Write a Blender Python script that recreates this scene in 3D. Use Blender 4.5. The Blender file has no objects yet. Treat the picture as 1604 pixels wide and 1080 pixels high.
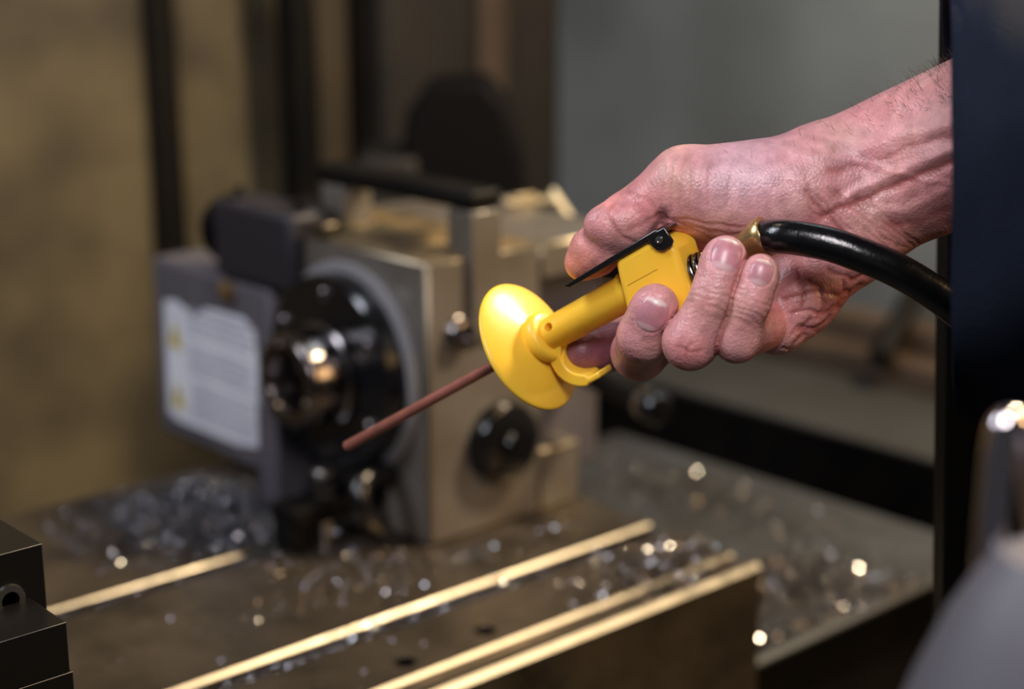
import bpy, bmesh, math, random
import numpy as np
from mathutils import Vector, Matrix

# ------------------------------------------------------------------ camera, world, lights, exposure
FPX = 2570.0                       # focal length in pixels of a 1604 px wide frame
PITCH = math.atan(670 / FPX)
YAW = math.radians(47.8)
_fh = Vector((math.cos(YAW), math.sin(YAW), 0))
CR = Vector((math.sin(YAW), -math.cos(YAW), 0))
CF = _fh * math.cos(PITCH) + Vector((0, 0, -math.sin(PITCH)))
CU = CR.cross(CF)
CAM = Vector((0, 0, 0.333))

def P(px, py, d):
    """world point seen at pixel (px, py), d metres along the view axis"""
    return CAM + (CF + CR * ((px - 802) / FPX) - CU * ((py - 540) / FPX)) * d

def V(x, y, z): return Vector((x, y, z))

sc = bpy.context.scene
COL = sc.collection
cam = bpy.data.cameras.new('camera')
cam.sensor_width = 36.0
cam.lens = FPX / 1604 * 36.0
cam.clip_start = 0.02
cam.dof.use_dof = True
cam.dof.focus_distance = 0.497
cam.dof.aperture_fstop = 6.3
camo = bpy.data.objects.new('camera', cam)
COL.objects.link(camo)
camo.matrix_world = Matrix(((CR.x, CU.x, -CF.x, CAM.x), (CR.y, CU.y, -CF.y, CAM.y), (CR.z, CU.z, -CF.z, CAM.z), (0, 0, 0, 1)))
sc.camera = camo

sc.view_settings.view_transform = 'Standard'
sc.view_settings.look = 'None'
sc.view_settings.gamma = 1.0
sc.view_settings.use_curve_mapping = False
sc.view_settings.exposure = 0.0

w = bpy.data.worlds.new('world'); sc.world = w; w.use_nodes = True
w.node_tree.nodes['Background'].inputs[0].default_value = (0.62, 0.66, 0.75, 1)
w.node_tree.nodes['Background'].inputs[1].default_value = 0.05

def area(name, loc, target, size, power, color, size_y=None):
    l = bpy.data.lights.new(name, 'AREA')
    l.energy = power; l.color = color; l.size = size
    if size_y: l.shape = 'RECTANGLE'; l.size_y = size_y
    o = bpy.data.objects.new(name, l); COL.objects.link(o)
    o.location = loc
    o.rotation_euler = (Vector(target) - Vector(loc)).to_track_quat('-Z', 'Y').to_euler()
    return o
area('work_lamp_warm', (1.10, 0.28, 0.86), (0.55, 0.60, 0.05), 0.11, 18.0, (1.0, 0.79, 0.51), 0.18)
area('ceiling_light_cool', (-0.30, 0.80, 0.95), (0.50, 0.65, 0.05), 0.25, 8.0, (0.84, 0.89, 1.0), 0.5)
area('hand_fill_light', (0.08, 0.04, 0.60), P(1080, 400, 0.5), 0.15, 2.4, (1.0, 0.94, 0.97), 0.22)  # added fill so the hand gets its own frontal light
area('far_wall_fill', (0.95, 0.60, 0.95), (1.28, 0.72, 0.55), 0.2, 2.5, (0.80, 0.93, 1.0))  # added unseen light, aimed to brighten the upper right wall
area('left_wall_fill', (0.35, 0.75, 1.1), (0.35, 1.4, 0.25), 0.2, 1.0, (1.0, 0.84, 0.58))  # added unseen light that brightens the left wall
area('side_lamp_warm', (1.0, -0.25, 0.45), (0.62, 0.65, 0.08), 0.3, 3.6, (1.0, 0.62, 0.28))

# ------------------------------------------------------------------ helpers
random.seed(4)
rng = np.random.default_rng(7)

def mat(name, col, col2=None, metal=0.0, rough=0.5, rough2=None, scale=30.0, bump=0.0, bscale=200.0, spec=0.5, coat=0.0, contrast=(0.35, 0.65), detail=5.0, sss=0.0):
    m = bpy.data.materials.new(name); m.use_nodes = True
    nt = m.node_tree; N = nt.nodes; L = nt.links
    b = N['Principled BSDF']
    b.inputs['Metallic'].default_value = metal
    b.inputs['Roughness'].default_value = rough
    b.inputs['Specular IOR Level'].default_value = spec
    b.inputs['Coat Weight'].default_value = coat
    b.inputs['Coat Roughness'].default_value = 0.12
    b.inputs['Base Color'].default_value = (*col, 1)
    if sss:
        b.inputs['Subsurface Weight'].default_value = sss
        b.inputs['Subsurface Radius'].default_value = (1, 0.6, 0.2)
        b.inputs['Subsurface Scale'].default_value = 0.003
    tc = N.new('ShaderNodeTexCoord')
    if col2 is not None or rough2 is not None:
        n = N.new('ShaderNodeTexNoise'); n.inputs['Scale'].default_value = scale; n.inputs['Detail'].default_value = detail
        L.new(tc.outputs['Object'], n.inputs['Vector'])
        mr = N.new('ShaderNodeMapRange'); mr.inputs['From Min'].default_value = contrast[0]; mr.inputs['From Max'].default_value = contrast[1]
        L.new(n.outputs['Fac'], mr.inputs['Value'])
        if col2 is not None:
            mx = N.new('ShaderNodeMix'); mx.data_type = 'RGBA'
            mx.inputs['A'].default_value = (*col, 1); mx.inputs['B'].default_value = (*col2, 1)
            L.new(mr.outputs['Result'], mx.inputs['Factor']); L.new(mx.outputs['Result'], b.inputs['Base Color'])
        if rough2 is not None:
            m2 = N.new('ShaderNodeMapRange'); m2.inputs['To Min'].default_value = rough; m2.inputs['To Max'].default_value = rough2
            L.new(mr.outputs['Result'], m2.inputs['Value']); L.new(m2.outputs['Result'], b.inputs['Roughness'])
    if bump:
        n = N.new('ShaderNodeTexNoise'); n.inputs['Scale'].default_value = bscale; n.inputs['Detail'].default_value = 4
        L.new(tc.outputs['Object'], n.inputs['Vector'])
        bp = N.new('ShaderNodeBump'); bp.inputs['Strength'].default_value = bump; bp.inputs['Distance'].default_value = 0.001
        L.new(n.outputs['Fac'], bp.inputs['Height']); L.new(bp.outputs['Normal'], b.inputs['Normal'])
    return m

def tag(o, label=None, cat=None, group=None, kind=None):
    if label: o['label'] = label
    if cat: o['category'] = cat
    if group: o['group'] = group
    if kind: o['kind'] = kind
    return o

def empty(name, loc, label, cat, group=None):
    o = bpy.data.objects.new(name, None); COL.objects.link(o)
    o.empty_display_size = 0.02
    o.location = loc
    return tag(o, label, cat, group)

def build(name, bm, m, parent=None, smooth=True, bevel=0.0, segs=2, angle=40):
    bmesh.ops.recalc_face_normals(bm, faces=bm.faces)
    me = bpy.data.meshes.new(name); bm.to_mesh(me); bm.free()
    for q in (m if isinstance(m, (list, tuple)) else [m]): me.materials.append(q)
    o = bpy.data.objects.new(name, me); COL.objects.link(o)
    if smooth:
        me.polygons.foreach_set('use_smooth', [True] * len(me.polygons))
        me.set_sharp_from_angle(angle=math.radians(angle))
    if parent is not None:
        o.parent = parent
        bpy.context.view_layer.update()
        o.matrix_parent_inverse = parent.matrix_world.inverted()
    else:                                    # put the origin at the base of the thing
        n = len(me.vertices); co = np.empty(n * 3); me.vertices.foreach_get('co', co); co = co.reshape(-1, 3)
        c = Vector(((co[:, 0].min() + co[:, 0].max()) / 2, (co[:, 1].min() + co[:, 1].max()) / 2, co[:, 2].min()))
        me.transform(Matrix.Translation(-c)); o.location = c
    if bevel:
        md = o.modifiers.new('bevel', 'BEVEL'); md.material = 1 if len(me.materials) > 1 else -1; md.width = bevel; md.segments = segs; md.limit_method = 'ANGLE'; md.angle_limit = math.radians(30)
    return o

def frame(axis, up=Vector((0, 0, 1))):
    a = Vector(axis).normalized()
    up = Vector(up)
    if abs(a.dot(up.normalized())) > 0.98: up = Vector((1, 0, 0))
    s = a.cross(up).normalized(); u = s.cross(a).normalized()
    return a, s, u

def box(bm, lo, hi, fr=None, org=None):
    """box between two corners; in axes fr=(X,Y,Z) about org when given"""
    vs = []
    for i in (0, 1):
        for j in (0, 1):
            for k in (0, 1):
                p = Vector(((lo, hi)[i][0], (lo, hi)[j][1], (lo, hi)[k][2]))
                if fr: p = org + fr[0] * p.x + fr[1] * p.y + fr[2] * p.z
                vs.append(bm.verts.new(p))
    for f in ((0, 1, 3, 2), (4, 6, 7, 5), (0, 4, 5, 1), (2, 3, 7, 6), (0, 2, 6, 4), (1, 5, 7, 3)):
        bm.faces.new([vs[i] for i in f])

def prism(bm, poly, a0, a1, o, ex, ey, ez):
    """2-D polygon (along ex, ey) extruded along ez from a0 to a1"""
    r0 = [bm.verts.new(o + ex * x + ey * y + ez * a0) for x, y in poly]
    r1 = [bm.verts.new(o + ex * x + ey * y + ez * a1) for x, y in poly]
    n = len(poly)
    bm.faces.new(r0); bm.faces.new(list(reversed(r1)))
    for i in range(n): bm.faces.new((r0[i], r1[i], r1[(i + 1) % n], r0[(i + 1) % n]))

def lathe(bm, prof, o, axis, segs=48, up=(0, 0, 1), closed=False):
    """profile [(t, r)] turned about axis through o"""
    a, s, u = frame(axis, up)
    rings = []
    for t, r in prof:
        if r < 1e-7: rings.append([bm.verts.new(o + a * t)])
        else: rings.append([bm.verts.new(o + a * t + (s * math.cos(2 * math.pi * k / segs) + u * math.sin(2 * math.pi * k / segs)) * r) for k in range(segs)])
    pairs = list(zip(rings, rings[1:])) + ([(rings[-1], rings[0])] if closed else [])
    for A, B in pairs:
        for k in range(segs):
            j = (k + 1) % segs
            if len(A) == 1 and len(B) == 1: continue
            if len(A) == 1: bm.faces.new((A[0], B[k], B[j]))
            elif len(B) == 1: bm.faces.new((A[k], B[0], A[j]))
            else: bm.faces.new((A[k], B[k], B[j], A[j]))

def catmull(pts, n=12):
    pts = [Vector(p) for p in pts]
    q = [pts[0] * 2 - pts[1]] + pts + [pts[-1] * 2 - pts[-2]]
    out = []
    for i in range(1, len(q) - 2):
        for k in range(n):
            t = k / n
            out.append(0.5 * ((2 * q[i]) + (q[i + 1] - q[i - 1]) * t + (2 * q[i - 1] - 5 * q[i] + 4 * q[i + 1] - q[i + 2]) * t * t + (3 * q[i] - q[i - 1] - 3 * q[i + 1] + q[i + 2]) * t ** 3))
    out.append(pts[-1]); return out

def tube(bm, path, r, segs=24, rb=None, up=(0, 0, 1), caps=True):
    """swept tube; r number or function of 0..1; rb = second half-axis (elliptic)"""
    n = len(path); prev = None; rings = []
    for i, p in enumerate(path):
        d = (path[min(i + 1, n - 1)] - path[max(i - 1, 0)]).normalized()
        if prev is None: _, s, u = frame(d, up)
        else:
            s = (prev - d * prev.dot(d)).normalized(); u = s.cross(d).normalized()
        prev = s
        q = i / (n - 1)
        ra = r(q) if callable(r) else r
        rc = (rb(q) if callable(rb) else rb) if rb is not None else ra
        rings.append([bm.verts.new(p + s * math.cos(2 * math.pi * k / segs) * ra + u * math.sin(2 * math.pi * k / segs) * rc) for k in range(segs)])
    for A, B in zip(rings, rings[1:]):
        for k in range(segs): bm.faces.new((A[k], B[k], B[(k + 1) % segs], A[(k + 1) % segs]))
    if caps: bm.faces.new(rings[0]); bm.faces.new(list(reversed(rings[-1])))

def one(fn, *a, **k):
    bm = bmesh.new(); fn(bm, *a, **k); return bm

X, Y, Z = V(1, 0, 0), V(0, 1, 0), V(0, 0, 1)

# ------------------------------------------------------------------ materials
M = {}
M['wall_l'] = mat('enclosure_wall_olive', (0.125, 0.100, 0.058), (0.034, 0.025, 0.014), rough=0.45, rough2=0.6, scale=7.5, contrast=(0.38, 0.70), detail=7)
M['wall_r'] = mat('enclosure_wall_grey', (0.25, 0.275, 0.285), (0.11, 0.118, 0.120), rough=0.5, scale=3.0, contrast=(0.3, 0.7))
M['floor'] = mat('tray_floor', (0.02, 0.016, 0.013), (0.010, 0.008, 0.006), rough=0.5, scale=12)
M['rubber'] = mat('black_rubber', (0.004, 0.0035, 0.0035), (0.007, 0.006, 0.005), rough=0.55, scale=20, spec=0.12)
M['table'] = mat('oily_table_steel', (0.22, 0.175, 0.125), (0.055, 0.043, 0.032), metal=0.85, rough=0.30, rough2=0.48, scale=28, bump=0.12, bscale=900, contrast=(0.3, 0.7))
M['plate'] = mat('bed_plate_steel', (0.10, 0.105, 0.115), (0.055, 0.053, 0.054), metal=0.6, rough=0.45, rough2=0.6, scale=14, bump=0.15, bscale=700)
M['paint'] = mat('grey_machine_paint', (0.130, 0.117, 0.103), (0.075, 0.058, 0.042), rough=0.38, rough2=0.55, scale=22, bump=0.05, bscale=500, contrast=(0.35, 0.75), coat=0.5)
M['steel'] = mat('bright_steel', (0.55, 0.53, 0.50), metal=1.0, rough=0.28)
M['darkpaint'] = mat('dark_violet_grey_cover', (0.075, 0.07, 0.085), (0.11, 0.10, 0.115), rough=0.45, scale=18)
M['blackbox'] = mat('black_plastic', (0.004, 0.0035, 0.004), rough=0.6, spec=0.08)
M['gloss'] = mat('gloss_black_steel', (0.006, 0.006, 0.007), metal=0.0, rough=0.10, rough2=0.16, scale=40)
M['nose'] = mat('polished_dark_steel', (0.20, 0.18, 0.18), metal=1.0, rough=0.18, rough2=0.24, scale=60)
M['label'] = mat('white_label', (0.80, 0.80, 0.86), (0.66, 0.66, 0.74), rough=0.5, scale=30)
M['ink'] = mat('grey_print', (0.30, 0.30, 0.36), rough=0.6)
M['warn'] = mat('warning_yellow', (0.62, 0.50, 0.10), rough=0.5)
M['yellow'] = mat('yellow_plastic', (0.95, 0.58, 0.05), (0.92, 0.54, 0.04), rough=0.30, rough2=0.38, scale=60, bump=0.03, bscale=1500, sss=0.25)
M['lever'] = mat('black_lacquered_lever', (0.010, 0.009, 0.009), rough=0.16, spec=0.7)
M['copper'] = mat('copper_tube', (0.52, 0.19, 0.14), (0.40, 0.15, 0.11), metal=0.5, rough=0.38, scale=160)
M['brass'] = mat('brass', (0.62, 0.44, 0.20), (0.45, 0.30, 0.13), metal=0.9, rough=0.30, scale=90)
M['hose'] = mat('black_hose_rubber', (0.0035, 0.0035, 0.004), rough=0.16, rough2=0.24, scale=300, bump=0.10, bscale=1200, spec=0.6)
M['navy'] = mat('navy_cloth', (0.006, 0.009, 0.017), (0.008, 0.011, 0.021), rough=0.9, scale=60, bump=0.3, bscale=900, spec=0.1)
M['black'] = mat('black_door_edge', (0.004, 0.004, 0.004), rough=0.6, spec=0.1)
M['greyplastic'] = mat('grey_housing', (0.085, 0.082, 0.095), rough=0.55)
M['chrome'] = mat('chrome', (0.75, 0.68, 0.70), metal=1.0, rough=0.16)
M['chip'] = mat('steel_chips', (0.10, 0.11, 0.15), (0.03, 0.033, 0.045), metal=1.0, rough=0.2, rough2=0.4, scale=300)
M['chipbright'] = mat('freshly_cut_steel', (0.55, 0.54, 0.56), metal=1.0, rough=0.14)
M['chipw'] = mat('oily_brown_chips', (0.10, 0.08, 0.07), (0.03, 0.025, 0.02), metal=1.0, rough=0.2, rough2=0.36, scale=300)
M['vise'] = mat('blackened_vise_steel', (0.007, 0.006, 0.005), metal=0.0, rough=0.35, spec=0.2)
M['worn'] = mat('worn_bare_edge', (0.36, 0.32, 0.26), metal=1.0, rough=0.30, rough2=0.42, scale=60)
M['viseedge'] = mat('rubbed_black_edge', (0.10, 0.10, 0.105), metal=1.0, rough=0.45)
M['wornpaint'] = mat('rubbed_paint_edge', (0.26, 0.215, 0.15), metal=1.0, rough=0.40)
M['visebright'] = mat('ground_vise_steel', (0.30, 0.33, 0.37), metal=1.0, rough=0.3)
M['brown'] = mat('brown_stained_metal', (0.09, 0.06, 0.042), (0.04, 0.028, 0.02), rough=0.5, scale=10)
M['ledge'] = mat('dark_ledge_paint', (0.040, 0.040, 0.039), (0.028, 0.026, 0.024), rough=0.55, scale=6)
M['violetblack'] = mat('violet_black_box', (0.017, 0.014, 0.020), rough=0.55)
M['tanplate'] = mat('oil_stained_top', (0.24, 0.17, 0.085), (0.075, 0.052, 0.028), rough=0.38, scale=45)
M['ringgrey'] = mat('ring_grey', (0.24, 0.235, 0.245), rough=0.4)
M['panelbrown'] = mat('corner_shade_panel', (0.055, 0.041, 0.026), (0.03, 0.022, 0.014), rough=0.6, scale=6)  # middle step of the corner's falling-off darkness, put into the colour
M['tan'] = mat('oil_stained_tan', (0.34, 0.27, 0.16), rough=0.35)
M['cream'] = mat('lit_cream', (0.80, 0.70, 0.50), rough=0.35)  # warm-lit bracket edge put into the colour; the knob shares it
M['cornerbrown'] = mat('corner_shade_brown', (0.016, 0.011, 0.008), (0.006, 0.004, 0.003), rough=0.7, scale=8)  # corner darkness put into the colour; side_box shares this brown
M['bronze'] = mat('bronze_fitting', (0.42, 0.27, 0.12), metal=0.8, rough=0.35)

# ------------------------------------------------------------------ the setting
def struct(name, bm, m, **k):
    o = build(name, bm, m, **k); o['kind'] = 'structure'; return o
YW, XW = 1.40, 1.28
struct('wall_left', one(box, (-1.2, YW, -0.25), (XW + 0.04, YW + 0.04, 1.3)), M['wall_l'], smooth=False)
struct('wall_right', one(box, (XW, -0.3, -0.25), (XW + 0.04, YW, 1.3)), M['wall_r'], smooth=False)
struct('floor', one(box, (-1.2, -0.3, -0.27), (XW + 0.04, YW + 0.04, -0.25)), M['floor'], smooth=False)
# far ledge at the foot of the right wall and its stained rail
struct('trim_1', one(box, (1.075, -0.3, -0.25), (XW, YW, -0.0861)), M['rubber'])  # black puts the shadowed step below the ledge into the colour
struct('trim_6', one(box, (1.07, -0.3, -0.086), (XW, YW, -0.08)), M['ledge'], bevel=0.002)
bm = bmesh.new(); box(bm, (1.215, -0.3, -0.08), (XW, 1.30, -0.055)); box(bm, (1.245, -0.3, -0.055), (XW, 1.30, -0.03))
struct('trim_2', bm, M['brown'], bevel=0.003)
# added column and panel: the back corner's darkness put into brown colour
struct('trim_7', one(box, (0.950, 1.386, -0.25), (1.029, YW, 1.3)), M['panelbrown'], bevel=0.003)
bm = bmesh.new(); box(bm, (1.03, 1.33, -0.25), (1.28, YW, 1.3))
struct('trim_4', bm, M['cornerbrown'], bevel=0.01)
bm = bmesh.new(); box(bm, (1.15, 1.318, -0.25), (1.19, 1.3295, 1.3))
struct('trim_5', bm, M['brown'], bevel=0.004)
# vertical seam channel in the left wall
bm = bmesh.new()
prism(bm, [(-0.010, 0), (0.008, 0), (0.020, -1.1), (-0.014, -1.1)], 0, 0.012, V(0.812, YW - 0.012, 1.0), X, Z, Y)
struct('trim_3', bm, M['rubber'], bevel=0.002)

# black cable hanging down the left wall, slightly bowed
hc = one(tube, catmull([V(0.81, 1.36, 0.85), V(0.865, 1.355, 0.62), V(0.900, 1.35, 0.47), V(0.925, 1.345, 0.35), V(0.937, 1.345, 0.22), V(0.940, 1.35, 0.0), V(0.940, 1.35, -0.25)]), 0.019, 20)
hc = build('hanging_cable', hc, M['rubber']); tag(hc, 'thick black cable hanging down the brown enclosure wall behind the dark box', 'cable')

rbk = one(tube, [P(1432, 462, 1.50), P(1412, 500, 1.48), P(1392, 535, 1.47), P(1380, 562, 1.46)], 0.011, 16)
rbk = build('rail_bracket', rbk, M['rubber']); tag(rbk, 'small blurred dark bracket standing on the brown rail below the hose', 'bracket')

# dark shouldered housing in the back corner
mh = empty('motor_housing', P(712, 300, 1.45), 'blurred black shouldered housing in the back corner, above the carry handle', 'housing')
o = P(712, 190, 1.45)
bm = bmesh.new()
prism(bm, [(-0.062, -0.16), (0.070, -0.16), (0.062, -0.03), (0.046, 0.02), (0.028, 0.040), (-0.022, 0.036), (-0.040, 0.01), (-0.046, -0.03)], -0.05, 0.05, o, CR, Z, _fh)
build('housing_body', bm, M['blackbox'], mh, bevel=0.006)
build('side_box', one(box, (-0.082, -0.06, -0.17), (-0.03, 0.05, -0.025), (CR, _fh, Z), o), M['cornerbrown'], mh, bevel=0.005)

# ------------------------------------------------------------------ machine table, bed plate
TX = 0.646
prof = [(0.515, -0.10), (0.515, -0.0027), (0.5177, 0.0), (0.5222, 0.0), (0.5230, -0.0030), (0.5335, -0.0030), (0.5340, -0.0016), (0.5356, 0.0),
        (0.5800, 0.0), (0.5805, -0.0006), (0.5805, -0.010), (0.574, -0.010), (0.574, -0.018), (0.602, -0.018), (0.602, -0.010), (0.595, -0.010), (0.595, -0.0014), (0.5964, 0.0),
        (0.6990, 0.0), (0.6995, -0.0006), (0.6995, -0.010), (0.693, -0.010), (0.693, -0.018), (0.719, -0.018), (0.719, -0.010), (0.712, -0.010), (0.712, -0.0010), (0.7130, 0.0),
        (0.850, 0.0), (0.852, -0.002), (0.852, -0.10)]
bm = one(prism, prof, 0.0, TX + 0.25, V(-0.25, 0, 0), Y, Z, X)
# tapped holes: short blind bores sunk through a boolean-free ring inset
tb = build('machine_table', bm, M['table'], None, bevel=0.0, angle=25)
tag(tb, 'oily steel machine table with long clamping slots, under the grey indexing head', 'table')
def bore(x, y, r=0.0052, dp=0.012):
    c = bpy.data.meshes.new('bore'); b2 = bmesh.new(); lathe(b2, [(-dp, 0), (-dp, r), (0.002, r), (0.002, 0)], V(x, y, 0), Z, 32)
    bmesh.ops.recalc_face_normals(b2, faces=b2.faces); b2.to_mesh(c); b2.free(); return c
cut = bmesh.new()
for hx, hy in ((0.431, 0.5485), (0.481, 0.5495), (0.381, 0.548), (0.331, 0.548), (0.352, 0.790)):
    lathe(cut, [(-0.012, 0), (-0.012, 0.0050), (-0.0006, 0.0050), (0.0002, 0.0056), (0.003, 0.0056), (0.003, 0)], V(hx, hy, 0), Z, 32)
bmesh.ops.recalc_face_normals(cut, faces=cut.faces)
cme = bpy.data.meshes.new('bores'); cut.to_mesh(cme); cut.free()
cme.materials.append(M['rubber'])
cob = bpy.data.objects.new('bores', cme); COL.objects.link(cob)
cob.location = (0, 0, 0)
md = tb.modifiers.new('holes', 'BOOLEAN'); md.object = cob; md.operation = 'DIFFERENCE'; md.solver = 'EXACT'; md.material_mode = 'TRANSFER'
bpy.context.view_layer.update()
dg = bpy.context.evaluated_depsgraph_get()
newme = bpy.data.meshes.new_from_object(tb.evaluated_get(dg))
tb.modifiers.clear(); tb.data = newme
bpy.data.objects.remove(cob)
newme.materials.append(M['worn']); wi = len(newme.materials) - 1
for p_ in newme.polygons:
    if -0.9 < p_.normal.y < -0.4 and p_.normal.z > 0.3 and p_.area > 1e-5: p_.material_index = wi

bp = empty('machine_bed', (0.80, 0.75, -0.25), 'grey steel bed plate beside the table end, littered with chips', 'machine bed')
bm = bmesh.new()
prism(bm, [(0.546, -0.0845), (0.546, -0.0825), (0.5485, -0.080), (0.90, -0.080), (0.90, -0.0845)], 0.0, 0.30, V(0.635, 0, 0), Y, Z, X)
build('bed_plate', bm, M['plate'], bp, angle=25)
build('bed_casting', one(box, (0.660, 0.560, -0.25), (0.925, 0.89, -0.0850)), M['rubber'], bp)

# ------------------------------------------------------------------ indexing head
IX, IY = 0.530, 0.651
HZ = 0.158
ih = empty('indexing_head', (0.59, 0.78, 0.0), 'grey rotary indexing head with round black flange and black carry handle, on the table', 'indexing head')
# housing: upper block, recess on the right, foot
bm = bmesh.new(); box(bm, (IX, IY, 0.0), (0.612, 0.815, HZ))
build('housing', bm, [M['paint'], M['wornpaint']], ih, bevel=0.0018, segs=1)
bm = bmesh.new(); box(bm, (0.6125, 0.672, 0.012), (0.680, 0.815, 0.150)); build('rear_housing', bm, M['darkpaint'], ih, bevel=0.002)
bm = bmesh.new(); box(bm, (0.6125, 0.652, 0.1365), (0.690, 0.815, 0.1575)); build('top_flange', bm, [M['paint'], M['wornpaint']], ih, bevel=0.0018, segs=1)
bm = bmesh.new(); box(bm, (0.6125, 0.652, 0.0), (0.645, 0.671, 0.037)); build('foot', bm, [M['paint'], M['wornpaint']], ih, bevel=0.0018)
# face ring, flange, nose
FC = V(IX, 0.718, 0.088)
build('face_ring', one(lathe, [(0, 0.050), (0, 0.0605), (0.003, 0.0615), (0.005, 0.0605), (0.005, 0.050)], FC, -X, 72, closed=True), M['ringgrey'], ih, angle=50)
fl = build('flange', one(lathe, [(0.0, 0.0), (0.0, 0.0555), (0.0165, 0.0555), (0.0180, 0.0540), (0.0180, 0.031), (0.0190, 0.0)], FC, -X, 72), M['gloss'], ih)
for k in range(6):
    an = math.radians(30 + 60 * k)
    c = FC + V(-0.0180, math.cos(an) * 0.045, math.sin(an) * 0.045)
    build('cap_screw', one(lathe, [(0, 0), (0, 0.0045), (0.002, 0.0045), (0.0028, 0.0038), (0.0028, 0.0022), (0.001, 0.0020), (0.001, 0)], c, -X, 20), M['nose'], fl)
ns = build('chuck_nose', one(lathe, [(0.0, 0.0), (0.0, 0.0290), (0.001, 0.0296), (0.0040, 0.0296), (0.0050, 0.0286), (0.0056, 0.0276), (0.0215, 0.0274), (0.0222, 0.0262), (0.0230, 0.0262), (0.0262, 0.0258), (0.0276, 0.0245), (0.0280, 0.0225), (0.0270, 0.0175), (0.0240, 0.0160), (0.004, 0.0140), (0.004, 0.0)], FC - X * 0.0180, -X, 72), M['nose'], ih)
for k in range(3):
    an = math.radians(80 + 120 * k)
    c = FC + V(-0.0460, math.cos(an) * 0.0212, math.sin(an) * 0.0212)
    build('set_screw', one(lathe, [(0, 0), (0, 0.0019), (0.0008, 0.0016), (0.0008, 0)], c, -X, 16), M['steel'], ns)
# cover with label on the left
cv = one(box, (IX - 0.006, 0.790, 0.004), (0.600, 0.925, 0.122))
cv = build('motor_cover', cv, M['darkpaint'], ih, bevel=0.004)
bm = bmesh.new()
poly = [(0.9110, 0.0200), (0.8980, 0.0165), (0.8300, 0.0170), (0.8060, 0.0205), (0.8035, 0.072), (0.8060, 0.094), (0.8180, 0.1000), (0.8440, 0.0995), (0.8600, 0.0985), (0.8720, 0.0915), (0.8830, 0.0935), (0.8960, 0.0975), (0.9095, 0.0950)]
prism(bm, poly, 0, 0.0006, V(IX - 0.0068, 0, 0), Y, Z, X)
lb = build('warning_label', bm, M['label'], ih); lb['label'] = 'white torn label with yellow warning triangles and small print'
for zz in (0.076, 0.036):
    bm = bmesh.new(); prism(bm, [(0.906, zz - 0.010), (0.889, zz - 0.010), (0.8975, zz + 0.008)], 0, 0.0003, V(IX - 0.0072, 0, 0), Y, Z, X); build('warning_triangle', bm, M['warn'], lb)
    bm = bmesh.new(); box(bm, (IX - 0.0075, 0.8968, zz - 0.004), (IX - 0.00722, 0.8982, zz + 0.003)); box(bm, (IX - 0.0075, 0.8968, zz - 0.0075), (IX - 0.00722, 0.8982, zz - 0.0058)); build('exclamation_mark', bm, M['black'], lb)
bm = bmesh.new()
for k in range(15):
    z0 = 0.0245 + k * 0.0050
    if k in (5, 10): continue
    yy = 0.880
    while yy > 0.815:
        l = random.uniform(0.004, 0.012); box(bm, (IX - 0.0072, yy - l, z0), (IX - 0.0069, yy, z0 + 0.0016)); yy -= l + 0.0014
build('small_print', bm, M['ink'], lb)
# dark junction box on top, ball behind it, cap
jb = build('junction_box', one(box, (0.520, 0.760, 0.1235), (0.556, 0.842, 0.170)), M['violetblack'], ih, bevel=0.004)
build('cable_gland', one(lathe, [(0, 0), (0, 0.021), (0.012, 0.021), (0.022, 0.015), (0.026, 0.0)], V(0.540, 0.8425, 0.148), Y, 28), M['blackbox'], jb)
build('cover_bolt', one(lathe, [(0, 0), (0, 0.0065), (0.004, 0.0065), (0.005, 0.005), (0.005, 0)], V(0.5235, 0.832, 0.1145), -X, 6), M['bronze'], cv)
for (a, b_, c_) in ((0.530, 0.826, 0.170), (0.545, 0.775, 0.170), (0.532, 0.768, 0.170)):
    build('fitting', one(lathe, [(0, 0), (0, 0.0042), (0.004, 0.0042), (0.0045, 0.0030), (0.008, 0.0028), (0.009, 0)], V(a, b_, c_), Z, 6), M['nose'], jb)
build('top_plate', one(box, (0.534, 0.656, 0.1578), (0.609, 0.812, 0.1592)), M['tanplate'], ih, bevel=0.0004)
build('cream_block', one(box, (0.530, 0.740, 0.1592), (0.541, 0.754, 0.1665)), M['wornpaint'], ih, bevel=0.001)
build('bearing_lid', one(lathe, [(0, 0), (0, 0.024), (0.004, 0.024), (0.005, 0.022), (0.005, 0)], V(0.568, 0.715, HZ + 0.001), Z, 40), M['tanplate'], ih)
# carry handle
hd = build('carry_handle', one(box, (0.5575, 0.6480, 0.1825), (0.581, 0.790, 0.1930)), M['rubber'], ih, bevel=0.003); hd['label'] = 'black grip bar of the carry handle'
build('handle_post', one(box, (0.5585, 0.6475, 0.112), (0.580, 0.668, 0.1820)), M['paint'], hd, bevel=0.0012)
build('handle_post', one(box, (0.5585, 0.762, 0.1592), (0.580, 0.783, 0.1820)), M['paint'], hd, bevel=0.0012)
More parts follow.
